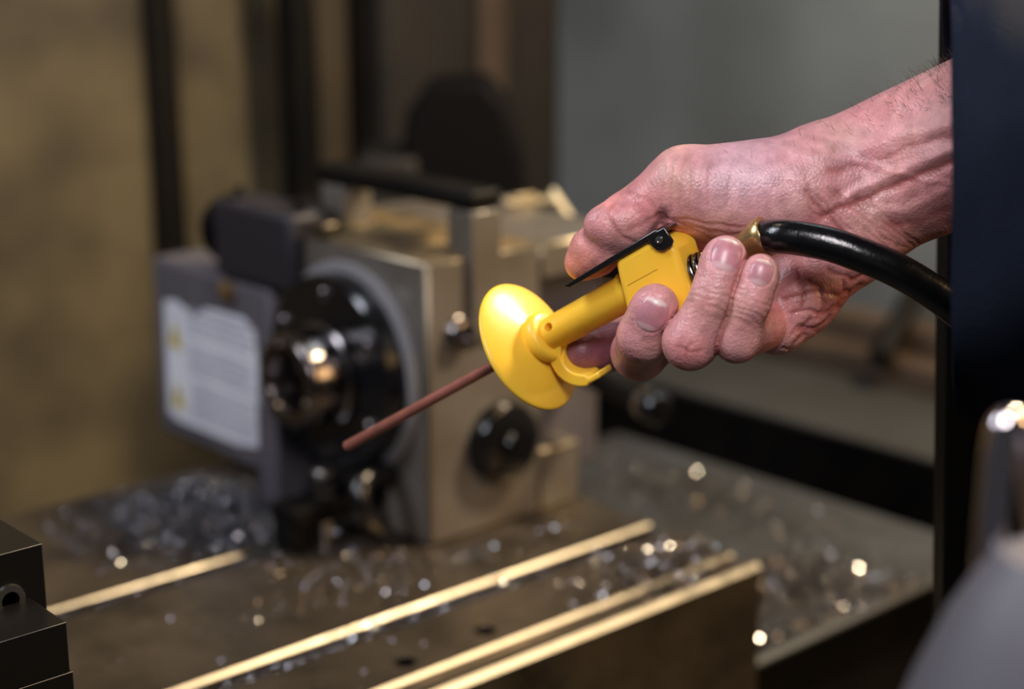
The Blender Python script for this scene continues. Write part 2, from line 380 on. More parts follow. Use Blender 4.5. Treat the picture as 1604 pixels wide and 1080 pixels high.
# right face: drain cap, hex plug with two glints, lower lever
build('round_cap', one(lathe, [(0, 0), (0, 0.0235), (0.004, 0.0235), (0.008, 0.022), (0.0095, 0.018), (0.0095, 0.006), (0.0125, 0.005), (0.0125, 0)], V(0.5815, IY, 0.050), -Y, 56), M['gloss'], ih)
pl = build('hex_plug', one(lathe, [(0, 0), (0, 0.0098), (0.0012, 0.0098), (0.0020, 0.0088), (0.0050, 0.0082), (0.0058, 0.0070), (0.0058, 0.0050), (0.001, 0.0048), (0.001, 0)], V(0.5515, IY, 0.1165), -Y, 24), M['nose'], ih)
lv0, lv1 = P(905, 580, 0.965), P(1016, 634, 0.90)
lv = build('clamp_lever', one(tube, [lv0.lerp(lv1, k / 6) for k in range(7)], 0.0068, 20), M['rubber'], ih)
dv = (lv1 - lv0).normalized()
build('lever_collar', one(lathe, [(-0.004, 0), (-0.004, 0.0088), (0.001, 0.0092), (0.001, 0)], lv1, dv, 24), M['steel'], lv)
build('lever_knob', one(lathe, [(0.001, 0), (0.001, 0.0085), (0.004, 0.0100), (0.009, 0.0098), (0.0125, 0.0075), (0.014, 0.0)], lv1, dv, 28), M['gloss'], lv)

# guard plate behind the head; warm light on its edge painted as cream strips
g = [(0.0, 0.0), (0.0, 0.046), (0.008, 0.052), (0.048, 0.048), (0.092, -0.004), (0.092, -0.012), (0.0, -0.012)]
go = P(776, 448, 1.03)
gp = build('guard_bracket', one(prism, g, 0.0, 0.030, go, X, Z, Y), M['darkpaint'], ih, bevel=0.0015)
gp['label'] = 'angled dark guard bracket with lit cream top edge behind the carry handle'
def edge_strip(p0, p1, wd, nn):
    e0 = go + V(*p0); e1 = go + V(*p1); ev = (e1 - e0).normalized(); en = V(*nn); en = (en - ev * en.dot(ev)).normalized()
    return one(box, (-0.001, -0.002, -0.0015), ((e1 - e0).length + 0.001, wd, 0.0012), (ev, en.cross(ev), en), e0)
build('bracket_edge', edge_strip((0.048, -0.004, 0.050), (0.092, -0.004, -0.002), 0.011, (0.4, -0.62, 0.55)), M['cream'], gp, bevel=0.0006)
build('bracket_edge', edge_strip((0.006, -0.003, 0.052), (0.048, -0.003, 0.049), 0.004, (0.1, -0.62, 0.70)), M['wornpaint'], gp, bevel=0.0006)
build('bracket_knob', one(lathe, [(0, 0), (0, 0.0085), (0.006, 0.0085), (0.009, 0.006), (0.010, 0)], go + V(0.022, -0.0005, 0.022), -Y, 28), M['cream'], gp)
build('bracket_clip', one(box, (0.014, -0.004, 0.030), (0.031, 0.000, 0.056), (X, Y, Z), go), M['tan'], gp, bevel=0.001)

# hold-down clamp below the flange
hc = empty('hold_down_clamp', (0.50, 0.70, 0.0), 'black hold-down clamp with bolt on the table under the round flange', 'clamp')
build('clamp_bar', one(box, (0.468, 0.688, 0.014), (0.529, 0.712, 0.026)), M['rubber'], hc, bevel=0.002)
build('clamp_bolt', one(lathe, [(0, 0), (0, 0.0058), (0.040, 0.0058), (0.0408, 0.005), (0.0408, 0)], V(0.495, 0.700, 0.0), Z, 20), M['steel'], hc)
build('clamp_nut', one(lathe, [(0, 0), (0, 0.0105), (0.010, 0.0105), (0.011, 0.009), (0.011, 0)], V(0.495, 0.700, 0.0262), Z, 6), M['gloss'], hc)
build('heel_block', one(box, (0.468, 0.690, 0.0), (0.482, 0.710, 0.0138)), M['rubber'], hc, bevel=0.001)
ch = build('coolant_hose', one(tube, catmull([V(0.512, 0.672, 0.010), V(0.497, 0.668, 0.024), V(0.500, 0.672, 0.038), V(0.517, 0.678, 0.040), V(0.526, 0.680, 0.034)]), 0.0062, 18), M['hose'])
tag(ch, 'short bent black hose below the flange beside the clamp', 'hose')
sb = build('support_block', one(box, (0.500, 0.752, 0.0), (0.529, 0.772, 0.062)), M['darkpaint'], None, bevel=0.002)
tag(sb, 'dark grey upright support block between the white label and the clamp', 'block')

# ------------------------------------------------------------------ vise jaws lower left
vs = empty('vise', P(-60, 1080, 0.55), 'black stepped vise jaws cut off by the lower left corner', 'vise')
c1 = P(66, 852, 0.520)
build('upper_jaw', one(box, (-0.10, 0.0, -0.0278), (0.0, 0.045, 0.0), (X, Y, Z), c1), [M['vise'], M['viseedge']], vs, bevel=0.0002)
c2 = P(104, 975, 0.503)
lj = build('lower_jaw', one(box, (-0.023, 0.0, -0.0165), (0.0, 0.080, 0.0), (X, Y, Z), c2), [M['vise'], M['viseedge']], vs, bevel=0.0002)
build('jaw_end_face', one(box, (-0.10, 0.0, -0.0165), (-0.0232, 0.080, 0.0), (X, Y, Z), c2), M['visebright'], vs, bevel=0.0003)
build('jaw_base', one(box, (-0.10, -0.0, -0.07), (0.001, 0.080, -0.0168), (X, Y, Z), c2), [M['vise'], M['viseedge']], vs, bevel=0.0002)
build('jaw_screw', one(lathe, [(0, 0), (0, 0.0052), (0.0015, 0.0050), (0.0015, 0.0030), (-0.001, 0.0028), (-0.001, 0)], c1 + V(-0.0125, 0.0, -0.0155), -Y, 24), M['steel'], vs)

# ------------------------------------------------------------------ chips
def chips(name, n, sampler, label, m, glint, smin=0.0004, smax=0.0012):
    bm = bmesh.new()
    for _ in range(n):
        c = sampler()
        if c is None: continue
        s = smin + (smax - smin) * random.random() ** 2.5
        q = Matrix.Rotation(random.uniform(0, 6.28), 3, 'Z') @ Matrix.Rotation(random.gauss(0, 0.7), 3, 'X') @ Matrix.Rotation(random.gauss(0, 0.5), 3, 'Y')
        L_ = s * random.uniform(1.0, 2.6); W = s * random.uniform(0.4, 0.8); cur = random.uniform(0.3, 1.6); ns_ = 3
        rows = []
        for k in range(ns_ + 1):
            t = (k / ns_ - 0.5)
            p0 = Vector((t * L_, 0, math.cos(t * cur * 2) * s * 0.5))
            rows.append([bm.verts.new(c + q @ (p0 + Vector((0, e * W, 0)))) for e in (-0.5, 0.5)])
            rows[-1] += [bm.verts.new(c + q @ (p0 + Vector((0, e * W, -0.00018)))) for e in (0.5, -0.5)]
        for A, B in zip(rows, rows[1:]):
            for i in range(4): bm.faces.new((A[i], A[(i + 1) % 4], B[(i + 1) % 4], B[i]))
        bm.faces.new(rows[0]); bm.faces.new(rows[-1])
    # small bright flakes lying at every angle: those that face a lamp sparkle
    gn, gs_ = glint
    k = 0
    while k < gn:
        c = sampler()
        if c is None: continue
        k += 1
        z_ = random.uniform(0.25, 1.0); t_ = random.uniform(0, 6.2832); q_ = math.sqrt(1 - z_ * z_)
        nrm = V(q_ * math.cos(t_), q_ * math.sin(t_), z_)
        _, s_, u_ = frame(nrm, X)
        r_ = gs_ * (0.4 + 0.9 * random.random() ** 2); c = c + V(0, 0, r_ + 0.0004)
        top = [bm.verts.new(c + (s_ * math.cos(h * 1.0472) + u_ * math.sin(h * 1.0472)) * r_) for h in range(6)]
        bot = [bm.verts.new(v.co - nrm * 0.00015) for v in top]
        fs = [bm.faces.new(top), bm.faces.new(bot[::-1])] + [bm.faces.new((top[h], bot[h], bot[(h + 1) % 6], top[(h + 1) % 6])) for h in range(6)]
        for f in fs: f.material_index = 1
    o = build(name, bm, [m, M['chipbright']], None, smooth=False)
    tag(o, label, 'metal chips', None, 'stuff'); return o
def blob(cx, cy, sx, sy, z0, hgt, rot=0.0):
    while True:
        a, b = random.gauss(0, 0.55), random.gauss(0, 0.55)
        if a * a + b * b < 2.2: break
    z = z0 + random.random() * hgt * max(0.0, 1 - (a * a + b * b) / 1.6) + 0.0006
    x, y = a * sx, b * sy
    return V(cx + x * math.cos(rot) - y * math.sin(rot), cy + x * math.sin(rot) + y * math.cos(rot), z)
def s_left():
    r = random.random()
    if r < 0.75: p = blob(0.452, 0.775, 0.060, 0.058, 0, 0.012)
    else: p = blob(0.49, 0.72, 0.045, 0.030, 0, 0.006)
    if p.x > 0.522: return None
    if p.y > 0.848: return None
    if 0.690 < p.y < 0.712: p.z -= 0.005
    return p
chips('chip_pile', 14000, s_left, 'heap of bluish steel chips on the table left of the flange', M['chip'], (9000, 0.00044))
def s_slot1():
    x = random.uniform(0.30, 0.64)
    d = 1.0 if 0.36 < x < 0.56 else 0.4
    if random.random() > d: return None
    return V(x, random.uniform(0.5825, 0.5935), -0.010 + random.random() * (0.0125 if 0.42 < x < 0.53 else 0.008))
chips('slot_chips', 3800, s_slot1, 'steel chips packed into the front clamping slot of the table', M['chip'], (3500, 0.00040), smax=0.0011)
def s_slot2():
    return V(random.uniform(0.32, 0.52), random.uniform(0.7005, 0.7105), -0.009 + random.random() * 0.0100)
chips('slot_chips', 2200, s_slot2, 'bluish chips in the rear clamping slot beside the vise', M['chip'], (1800, 0.00032), smax=0.0011)
def s_table():
    r = random.random()
    if r < 0.60: p = blob(0.600, 0.545, 0.050, 0.026, 0, 0.005)
    elif r < 0.72: p = blob(0.47, 0.645, 0.06, 0.03, 0, 0.0008)
    elif r < 0.82: p = blob(0.55, 0.625, 0.05, 0.02, 0, 0.0015)
    elif r < 0.91: p = V(random.uniform(0.33, 0.64), random.gauss(0.5285, 0.003), -0.0020)
    else: p = V(random.uniform(0.30, 0.64), random.uniform(0.52, 0.69), 0.0006)
    if p.x > TX - 0.002 or p.y < 0.517 or p.y > 0.690: return None
    if p.x > 0.528 and p.y > 0.648: return None
    if 0.580 < p.y < 0.597: return None
    if 0.522 < p.y < 0.534: p.z -= 0.0028
    return p
chips('loose_chips', 8000, s_table, 'loose brownish chips scattered over the front of the table', M['chipw'], (6000, 0.00042), smin=0.0004, smax=0.0011)
def s_bed():
    r = random.random()
    if r < 0.50: p = blob(0.775, 0.600, 0.070, 0.040, -0.08, 0.010)
    elif r < 0.72: p = blob(0.86, 0.74, 0.05, 0.12, -0.08, 0.004)
    elif r < 0.86: p = V(random.uniform(0.68, 0.86), random.gauss(0.556, 0.006), -0.0795)
    else: p = V(random.uniform(0.66, 0.92), random.uniform(0.55, 0.95), -0.0795)
    if p.x < 0.655 or p.y < 0.549 or p.x > 0.93: return None
    return p
chips('bed_chips', 9000, s_bed, 'grey and brown chips strewn over the bed plate beside the table end', M['chipw'], (6000, 0.00052), smin=0.0006, smax=0.0018)

# ------------------------------------------------------------------ black door edge, foreground handle
t0, t1 = P(1490, -60, 0.545), P(1475, 1130, 0.612)
bm = bmesh.new()
dz = (t0 - t1).normalized()
box(bm, (0, 0, -0.30), (0.34, 0.016, (t0 - t1).length + 0.05), (CR, _fh, dz), t1)
struct('door_1', bm, M['black'], bevel=0.0006)
fg = empty('machine_fitting', P(1620, 1300, 0.30), 'blurred grey foreground housing with a shiny rounded loop on top, lower right corner', 'machine fitting')
bo = P(1622, 1230, 0.30)
pf = [(-0.03, 0.0), (-0.03, 0.031), (0.0, 0.029), (0.018, 0.0235), (0.032, 0.0180), (0.040, 0.0135), (0.0450, 0.0095), (0.046, 0.0)]
build('fitting_housing', one(lathe, pf, bo, Z, 48), M['greyplastic'], fg)
path = catmull([P(1550, 905, 0.300), P(1553, 830, 0.300), P(1560, 745, 0.300), P(1567, 690, 0.300), P(1577, 665, 0.300), P(1596, 672, 0.302), P(1618, 740, 0.304), P(1632, 830, 0.304), P(1640, 905, 0.303)])
build('fitting_loop', one(tube, path, 0.0030, 20), M['chrome'], fg)

# ------------------------------------------------------------------ air gun
def CV(x, y, z): return CR * x + CU * y - CF * z          # direction given as right, up, towards the viewer
G0 = P(1025, 445, 0.509)
gt = CV(-0.758, -0.420, -0.5).normalized()                # body to nozzle tip
gu = CV(-0.485, 0.875, 0.0).normalized()                  # towards the lever
gs = gt.cross(gu).normalized() * -1                       # side facing us
mm = 0.001
def GP(t, u, s): return G0 + gt * (t * mm) + gu * (u * mm) + gs * (s * mm)

gun = empty('air_gun', GP(0, -13, 0), 'yellow air gun with round shield, copper nozzle tube and black lever, held in the hand', 'air gun')
bpoly = [(4.0, 12.3), (-9.0, 12.4), (-12.0, 11.6), (-15.6, 8.2), (-15.8, 5.5), (-12.8, -8.5), (-10.5, -12.2), (9.6, -12.4), (9.0, -4.0)]
bm = one(prism, [(a * mm, b * mm) for a, b in bpoly], -0.0092, 0.0092, G0, gt, gu, gs)
gb = build('gun_body', bm, M['yellow'], gun, bevel=0.0021, segs=5, angle=50)
# moulded parting line and raised half step
bm = bmesh.new(); box(bm, (-0.0075, -0.00012, 0.0091), (0.0040, 0.00012, 0.00925), (gt, gu, gs), GP(0, 3.6, 0)); build('parting_line', bm, mat('moulding_seam', (0.45, 0.25, 0.02), rough=0.5), gb)
BO = GP(0, 1.8, 0)
bprof = [(0.004, 0.0), (0.004, 0.0066), (0.0095, 0.0065), (0.0105, 0.0058), (0.0428, 0.0055), (0.0434, 0.0050), (0.0434, 0.0)]
bar = build('barrel', one(lathe, bprof, BO, gt, 56), M['yellow'], gun)
# round cross hole near the shield, sunk into the barrel
hd_ = (gs * 0.90 + gu * 0.44).normalized()
cme = bpy.data.meshes.new('hole'); b2 = bmesh.new()
lathe(b2, [(0.001, 0), (0.001, 0.0015), (0.008, 0.0015), (0.008, 0)], BO + gt * 0.0375, hd_, 24); bmesh.ops.recalc_face_normals(b2, faces=b2.faces); b2.to_mesh(cme); b2.free()
ho = bpy.data.objects.new('hole', cme); COL.objects.link(ho)
bpy.context.view_layer.update()
md = bar.modifiers.new('hole', 'BOOLEAN'); md.object = ho; md.solver = 'EXACT'
bpy.context.view_layer.update()
nm = bpy.data.meshes.new_from_object(bar.evaluated_get(bpy.context.evaluated_depsgraph_get()))
bar.modifiers.clear(); bar.data = nm; bpy.data.objects.remove(ho)
bar.data.set_sharp_from_angle(angle=math.radians(40))

sh = [(0.0425, 0.0050), (0.0425, 0.0074), (0.0432, 0.0084), (0.0460, 0.0086), (0.0468, 0.0080), (0.0474, 0.0080), (0.0483, 0.0108), (0.0492, 0.0150), (0.0503, 0.0190), (0.0514, 0.0217), (0.0517, 0.0223), (0.0522, 0.0226), (0.0528, 0.0224), (0.0529, 0.0219), (0.0522, 0.0205), (0.0508, 0.0160), (0.0496, 0.0110), (0.0492, 0.0060), (0.0490, 0.0)]
build('shield', one(lathe, [(q - 0.0470, r_ * 0.99) for q, r_ in sh], BO + gt * 0.0450, CV(-0.705, -0.40, -0.585).normalized(), 96), M['yellow'], gun, angle=60)
# nozzle tube, hollow at the tip
build('nozzle_tube', one(lathe, [(0.0445, 0.0), (0.0445, 0.00185), (0.1336, 0.00185), (0.1340, 0.00165), (0.1340, 0.00115), (0.1310, 0.00110), (0.1310, 0.0)], BO, gt, 32), M['copper'], gun)
# finger hook: C-shaped band
hc_t, hc_u = 33.6, -8.2
bm = bmesh.new(); inner, outer = [], []
for k in range(0, 25):
    a = math.radians(-66 + k * (152 / 24)); q = k / 24
    ri, ro = 6.7, 10.6 + 0.5 * math.sin(q * math.pi)
    if q > 0.93: ri, ro = 7.9, 9.9
    inner.append(((hc_t + ri * math.cos(a)) * mm, (hc_u - ri * math.sin(a)) * mm))
    outer.append(((hc_t + ro * math.cos(a)) * mm, (hc_u - ro * math.sin(a)) * mm))
lip = [((hc_t - 2.6) * mm, (hc_u - 9.8) * mm), ((hc_t - 3.0) * mm, (hc_u - 7.6) * mm)]
prism(bm, outer + lip + inner[::-1], -0.0075, 0.0030, G0, gt, gu, gs)
build('finger_hook', bm, M['yellow'], gun, bevel=0.0011, segs=4, angle=60)
# lever: folded black plate, pivot ears and screw
bm = bmesh.new()
lp = [(-15.5, 13.0), (-13.0, 14.3), (22.8, 13.1), (23.0, 12.3), (-13.0, 13.1), (-14.8, 12.2)]
prism(bm, [(a * mm, b * mm) for a, b in lp], -0.0085, 0.0098, G0, gt, gu, gs)
fl_ = [(-13, 13.2), (21.0, 12.0), (19.0, 9.8), (15.0, 7.6), (4.0, 8.0), (-6, 11.5)]
prism(bm, [(a * mm, b * mm) for a, b in fl_], -0.0085, -0.0077, G0, gt, gu, gs)
nl = [(-14.0, 13.4), (22.6, 12.7), (21.6, 11.7), (-12.0, 12.0)]
prism(bm, [(a * mm, b * mm) for a, b in nl], 0.0088, 0.0097, G0, gt, gu, gs)
lev = build('lever', bm, M['lever'], gun, bevel=0.0003)
bm = bmesh.new()
ear = [(-9.8, 14.0), (-16.6, 13.6), (-17.0, 8.6), (-15.6, 7.5), (-12.6, 7.3), (-10.6, 8.6), (-9.8, 10.6)]
prism(bm, [(a * mm, b * mm) for a, b in ear], 0.0094, 0.0104, G0, gt, gu, gs)
build('pivot_ear', bm, M['lever'], lev, bevel=0.0004)
build('pivot_screw', one(lathe, [(0, 0), (0, 0.0013), (0.0006, 0.0012), (0.0007, 0.0006), (0.0003, 0.0005), (0.0003, 0)], GP(-13.2, 10.9, 10.4), gs, 20), M['steel'], lev)
# rear fitting: steel ring, brass hexagon, brass ferrule
FO = GP(0, -3.4, 0)
for k, (a, b_) in enumerate(((0.0138, 0.0062), (0.0158, 0.0058), (0.0178, 0.0054))):
    build('steel_ring', one(lathe, [(a, 0.0), (a, b_ - 0.0004), (a + 0.0005, b_), (a + 0.0013, b_), (a + 0.0018, b_ - 0.0004), (a + 0.0018, 0)], FO, -gt, 40), M['nose'], gun)
build('brass_nut', one(lathe, [(0.0190, 0), (0.0190, 0.0050), (0.0196, 0.0056), (0.0250, 0.0056), (0.0256, 0.0050), (0.0256, 0)], FO, -gt, 6), M['brass'], gun)

# hose with brass ferrule
hs = empty('air_hose', P(1188, 376, 0.489), 'glossy black air hose curving from the brass ferrule behind the fingers to the sleeve', 'hose')
build('ferrule', one(lathe, [(0.0240, 0.0), (0.0240, 0.0038), (0.0290, 0.0040), (0.0335, 0.0048), (0.0370, 0.0060), (0.0395, 0.0064), (0.0402, 0.0061), (0.0400, 0.0)], FO, -gt, 40), M['brass'], hs)
hp = catmull([FO - gt * 0.0385, P(1222, 371, 0.4845), P(1255, 374, 0.482), P(1300, 383, 0.4795), P(1350, 400, 0.478), P(1400, 421, 0.478), P(1450, 450, 0.480), P(1500, 486, 0.482), P(1560, 540, 0.482), P(1640, 620, 0.470)], 14)
build('hose_line', one(tube, hp, 0.0051, 32), M['hose'], hs)

# ------------------------------------------------------------------ hand and forearm
def J(px, py, d, r):
    d = float(d)
    return (np.array([(px - 802) / FPX * d, -(py - 540) / FPX * d, -d], dtype=np.float32), float(r))

def cap(Q, a, b, flat=None):
    pa, ra = a; pb, rb = b
    ba = pb - pa; L2 = float(ba @ ba) + 1e-9
    q = Q - pa
    h = np.clip((q @ ba) / L2, 0, 1)
    d = q - h[:, None] * ba
    return np.sqrt((d * d).sum(1)) - (ra + (rb - ra) * h)

def ell(Q, c, R3, ax=None):
    q = Q - c
    if ax is not None: q = q @ ax.T
    R3 = np.array(R3, np.float32)
    k0 = np.sqrt(((q / R3) ** 2).sum(1)); k1 = np.sqrt(((q / (R3 * R3)) ** 2).sum(1)) + 1e-9
    return k0 * (k0 - 1) / k1

def smin(a, b, k):
    h = np.clip(0.5 + 0.5 * (b - a) / k, 0, 1)
    return b * (1 - h) + a * h - k * h * (1 - h)

# joints: pixel, depth in mm, radius in mm
T_CMC, T_MCP, T_IP, T_TIP = J(1255, 288, 512, 15.5), J(1074, 291, 510, 11.7), J(983, 350, 515, 9.3), J(927, 398, 519, 7.3)
T_PAD = J(909, 415, 520, 4.8)
M_MCP, M_PIP, M_DIP, M_TIP = J(1130, 420, 546, 11.5), J(1002, 552, 518, 8.6), J(1008, 528, 500, 7.8), J(1027, 480, 493.5, 6.9)
R_MCP, R_PIP, R_DIP, R_TIP = J(1185, 440, 540, 11), J(1081, 537, 487, 7.9), J(1117, 468, 483, 6.5), J(1136, 403, 483.5, 6.4)
K_MCP, K_PIP, K_DIP, K_TIP = J(1235, 480, 528, 10.5), J(1153, 530, 486, 7.0), J(1175, 473, 480, 5.6), J(1192, 425, 479, 5.1)
I_MCP, I_PIP, I_DIP, I_TIP = J(1090, 400, 548, 12), J(1000, 510, 553, 8.6), J(950, 546, 541, 7.4), J(908, 551, 535, 6.2)
FINGERS = {'t': [T_CMC, T_MCP, T_IP, T_TIP], 'm': [M_MCP, M_PIP, M_DIP, M_TIP], 'r': [R_MCP, R_PIP, R_DIP, R_TIP], 'k': [K_MCP, K_PIP, K_DIP, K_TIP], 'i': [I_MCP, I_PIP, I_DIP, I_TIP]}
# nails: tip joint, dip joint -> frame
def nailframe(tip, dip, nx, ny, size, view):
    c = tip[0]; al = c - dip[0]; al = al / np.linalg.norm(al)
    n = np.array(view, np.float32); n -= al * (n @ al); n /= np.linalg.norm(n)
    cr = np.cross(al, n)
    return (c + n * tip[1] + al * ny + cr * nx, al, cr, n, size)
NAILS = [nailframe(M_TIP, M_DIP, 0, 0.2, (4.6, 5.0), (0.0, 0.25, 1)),
         nailframe(R_TIP, R_DIP, 0.0, 0.2, (4.5, 5.2), (-0.10, 0.0, 1)),
         nailframe(K_TIP, K_DIP, 0.0, -0.3, (3.5, 3.9), (-0.10, 0.0, 1))]

def sdf(Q):
    # wrist and forearm
    fa = cap(Q, J(1310, 262, 515, 15.0), J(1680, 128, 500, 22.5))
    fb = cap(Q, J(1345, 345, 515, 14.0), J(1680, 185, 500, 20.0))
    fc = cap(Q, J(1330, 300, 522, 16.0), J(1680, 160, 508, 21.0))
    arm = smin(smin(fa, fb, 14), fc, 8)
    # palm slab
    p = cap(Q, J(1310, 330, 522, 15.5), J(1150, 360, 540, 13))
    p = smin(p, cap(Q, J(1315, 360, 522, 15), J(1190, 425, 538, 12)), 8)
    p = smin(p, cap(Q, J(1290, 300, 520, 15), J(1100, 370, 541, 13)), 8)
    hy = cap(Q, J(1305, 385, 515, 15.0), J(1248, 462, 513, 12.5))
    hy = smin(hy, cap(Q, J(1248, 462, 513, 12.5), J(1216, 505, 511, 10.3)), 5)
    p = smin(p, hy, 9)
    # thumb mound
    th = cap(Q, T_CMC, T_MCP)
    th = smin(th, cap(Q, J(1235, 315, 510, 14), J(1105, 318, 511, 11.5)), 8)
    th = smin(th, cap(Q, J(1190, 335, 512, 11), J(1090, 350, 524, 9)), 6)
    d = smin(arm, p, 12); d = smin(d, th, 8)
    # thumb
    t = smin(cap(Q, T_MCP, T_IP), cap(Q, T_IP, T_TIP), 3.0)
    t = smin(t, cap(Q, T_TIP, T_PAD), 3.5)
    t = smin(t, ell(Q, J(962, 352, 510, 0)[0], (9.5, 7.0, 6.0)), 3)
    d = smin(d, t, 4.0)
    for key, kk in (('i', 5.0), ('m', 5.0), ('r', 4.0), ('k', 4.0)):
        a, b, c, e = FINGERS[key]
        f = smin(cap(Q, a, b), cap(Q, b, c), 2.5); f = smin(f, cap(Q, c, e), 2.5)
        # fleshy middle of each phalanx
        al = e[0] - c[0]; f = smin(f, cap(Q, (c[0] + al * 0.35, e[1] * 0.98), (c[0] + al * 0.75, e[1] * 1.02)), 2.5)
        if key == 'i': d = smin(d, f, 4.0)
        else:
            k1 = 0.3
            d = smin(d, f, k1)
    # nail plates: flattened beds with a rim
    for c, al, cr, n, (wx, wy) in NAILS:
        q = Q - c
        a_, b_, h_ = q @ cr, q @ al, q @ n
        e_ = (np.abs(a_ / wx) ** 2.6 + np.abs(b_ / wy) ** 2.6)
        m = (np.abs(h_) < 4.5) & (e_ < 2.2)
        rim = np.exp(-((np.sqrt(e_) - 1.03) / 0.085) ** 2) * m
        inside = (1 / (1 + np.exp((e_ - 0.9) * 14))) * m
        d = d + rim * 0.34 + inside * 0.10
    # fold between thumb and mound
    c = J(1036, 352, 498, 0)[0]; q = Q - c
    ax = np.array([0.35, 0.93, 0], np.float32); s_ = q @ ax; n_ = q @ np.array([0.93, -0.35, 0], np.float32)
    d = d + 2.6 * np.exp(-(n_ / 1.5) ** 2) * np.exp(-np.clip(np.abs(s_ + 1) - 3, 0, None) ** 2 / 6) * np.exp(-np.clip(np.abs(q[:, 2]) - 8, 0, None) ** 2 / 20)
    return d

def surface_nets(sdf, lo, hi, h, cs=6):
    lo = np.array(lo, np.float32); n = (np.ceil((np.array(hi) - lo) / h / cs).astype(int)) * cs + 1
    cn = (n - 1) // cs
    cc = np.stack(np.meshgrid(*[(np.arange(k) + 0.5) * cs * h for k in cn], indexing='ij'), -1).reshape(-1, 3).astype(np.float32) + lo
    dc = sdf(cc); near = (np.abs(dc) < cs * h * 1.3).reshape(cn)
    G = np.repeat(np.repeat(np.repeat(dc.reshape(cn), cs, 0), cs, 1), cs, 2).astype(np.float32)
    G = np.pad(G, ((0, 1),) * 3, mode='edge')
    mk = np.repeat(np.repeat(np.repeat(near, cs, 0), cs, 1), cs, 2); mk = np.pad(mk, ((0, 1),) * 3)
    for ax in range(3):
        s = [slice(None)] * 3; s2 = [slice(None)] * 3; s[ax] = slice(1, None); s2[ax] = slice(None, -1)
        m2 = mk.copy(); m2[tuple(s)] |= mk[tuple(s2)]; mk = m2
    idx = np.argwhere(mk)
    for i in range(0, len(idx), 400000):
        b = idx[i:i + 400000]
        G[b[:, 0], b[:, 1], b[:, 2]] = sdf(b.astype(np.float32) * h + lo)
    S = G < 0
    c8 = sum(S[i:i + S.shape[0] - 1 or None, j:j + S.shape[1] - 1 or None, k:k + S.shape[2] - 1 or None][:S.shape[0] - 1, :S.shape[1] - 1, :S.shape[2] - 1].astype(np.int8) for i in (0, 1) for j in (0, 1) for k in (0, 1))
    act = np.argwhere((c8 > 0) & (c8 < 8))
    vid = -np.ones(c8.shape, np.int32); vid[act[:, 0], act[:, 1], act[:, 2]] = np.arange(len(act))
    acc = np.zeros((len(act), 3), np.float32); cnt = np.zeros(len(act), np.float32)
    cor = [(i, j, k) for i in (0, 1) for j in (0, 1) for k in (0, 1)]
    for a in range(8):
        for b in range(a + 1, 8):
            A, B = np.array(cor[a]), np.array(cor[b])
            if np.abs(A - B).sum() != 1: continue
            ga = G[tuple((act + A).T)]; gb_ = G[tuple((act + B).T)]
            m = (ga < 0) != (gb_ < 0)
            t = np.where(m, ga / (ga - gb_ + 1e-12), 0)[:, None]
            acc += np.where(m[:, None], A + (B - A) * t, 0); cnt += m
    vt = (act + acc / cnt[:, None]) * h + lo
    quads = []
    for ax in range(3):
        o1, o2 = [(1, 2), (2, 0), (0, 1)][ax]
        s = [slice(1, -1)] * 3; s2 = list(s); s[ax] = slice(0, -1); s2[ax] = slice(1, None)
        a = S[tuple(s)]; b = S[tuple(s2)]
        e = np.argwhere(a != b)
        flip = a[tuple(e.T)]
        off = np.array([1, 1, 1]); off[ax] = 0; e = e + off
        u = np.zeros(3, int); u[o1] = 1; v = np.zeros(3, int); v[o2] = 1
        q = np.stack([vid[tuple((e - u - v).T)], vid[tuple((e - v).T)], vid[tuple(e.T)], vid[tuple((e - u).T)]], 1)
        q[~flip] = q[~flip][:, ::-1]
        quads.append(q)
    return vt.astype(np.float32), np.concatenate(quads)

def grad(V_, e=0.35):
    g = np.empty_like(V_)
    for k in range(3):
        d = np.zeros(3, np.float32); d[k] = e
        g[:, k] = sdf(V_ + d) - sdf(V_ - d)
    return g / (np.linalg.norm(g, axis=1, keepdims=True) + 1e-9)

lo = ((860 - 802) / FPX * 560 - 6, -22, -572); hi = (178, 112, -452)
hv, hq = surface_nets(sdf, lo, hi, 0.52)
for _ in range(2):
    g = grad(hv); hv = hv - g * sdf(hv)[:, None]
hn = grad(hv)

# surface relief: tendons, veins, creases, knuckle wrinkles (heights in mm)
def noise3(Q, sc_, seed):
    r = np.random.default_rng(seed); out = np.zeros(len(Q), np.float32)
    for k in range(7):
        d = r.normal(size=3).astype(np.float32); d /= np.linalg.norm(d)
        out += np.sin(Q @ d * sc_ * r.uniform(0.6, 1.5) + r.uniform(0, 6.28))
    return out / 7
dep = -hv[:, 2]
ppx = 802 + FPX * hv[:, 0] / dep; ppy = 540 - FPX * hv[:, 1] / dep
front = np.clip(hn[:, 2] * 1.6 + 0.15, 0, 1)
def pdist(pts, wob=0.0, seed=0):
    best = np.full(len(hv), 1e9, np.float32)
    x = ppx + (noise3(hv, 0.9, seed) * wob if wob else 0); y = ppy + (noise3(hv, 0.9, seed + 50) * wob if wob else 0)
    for (x0, y0), (x1, y1) in zip(pts, pts[1:]):
        dx, dy = x1 - x0, y1 - y0
        h = np.clip(((x - x0) * dx + (y - y0) * dy) / (dx * dx + dy * dy), 0, 1)
        best = np.minimum(best, np.hypot(x - x0 - h * dx, y - y0 - h * dy))
    return best
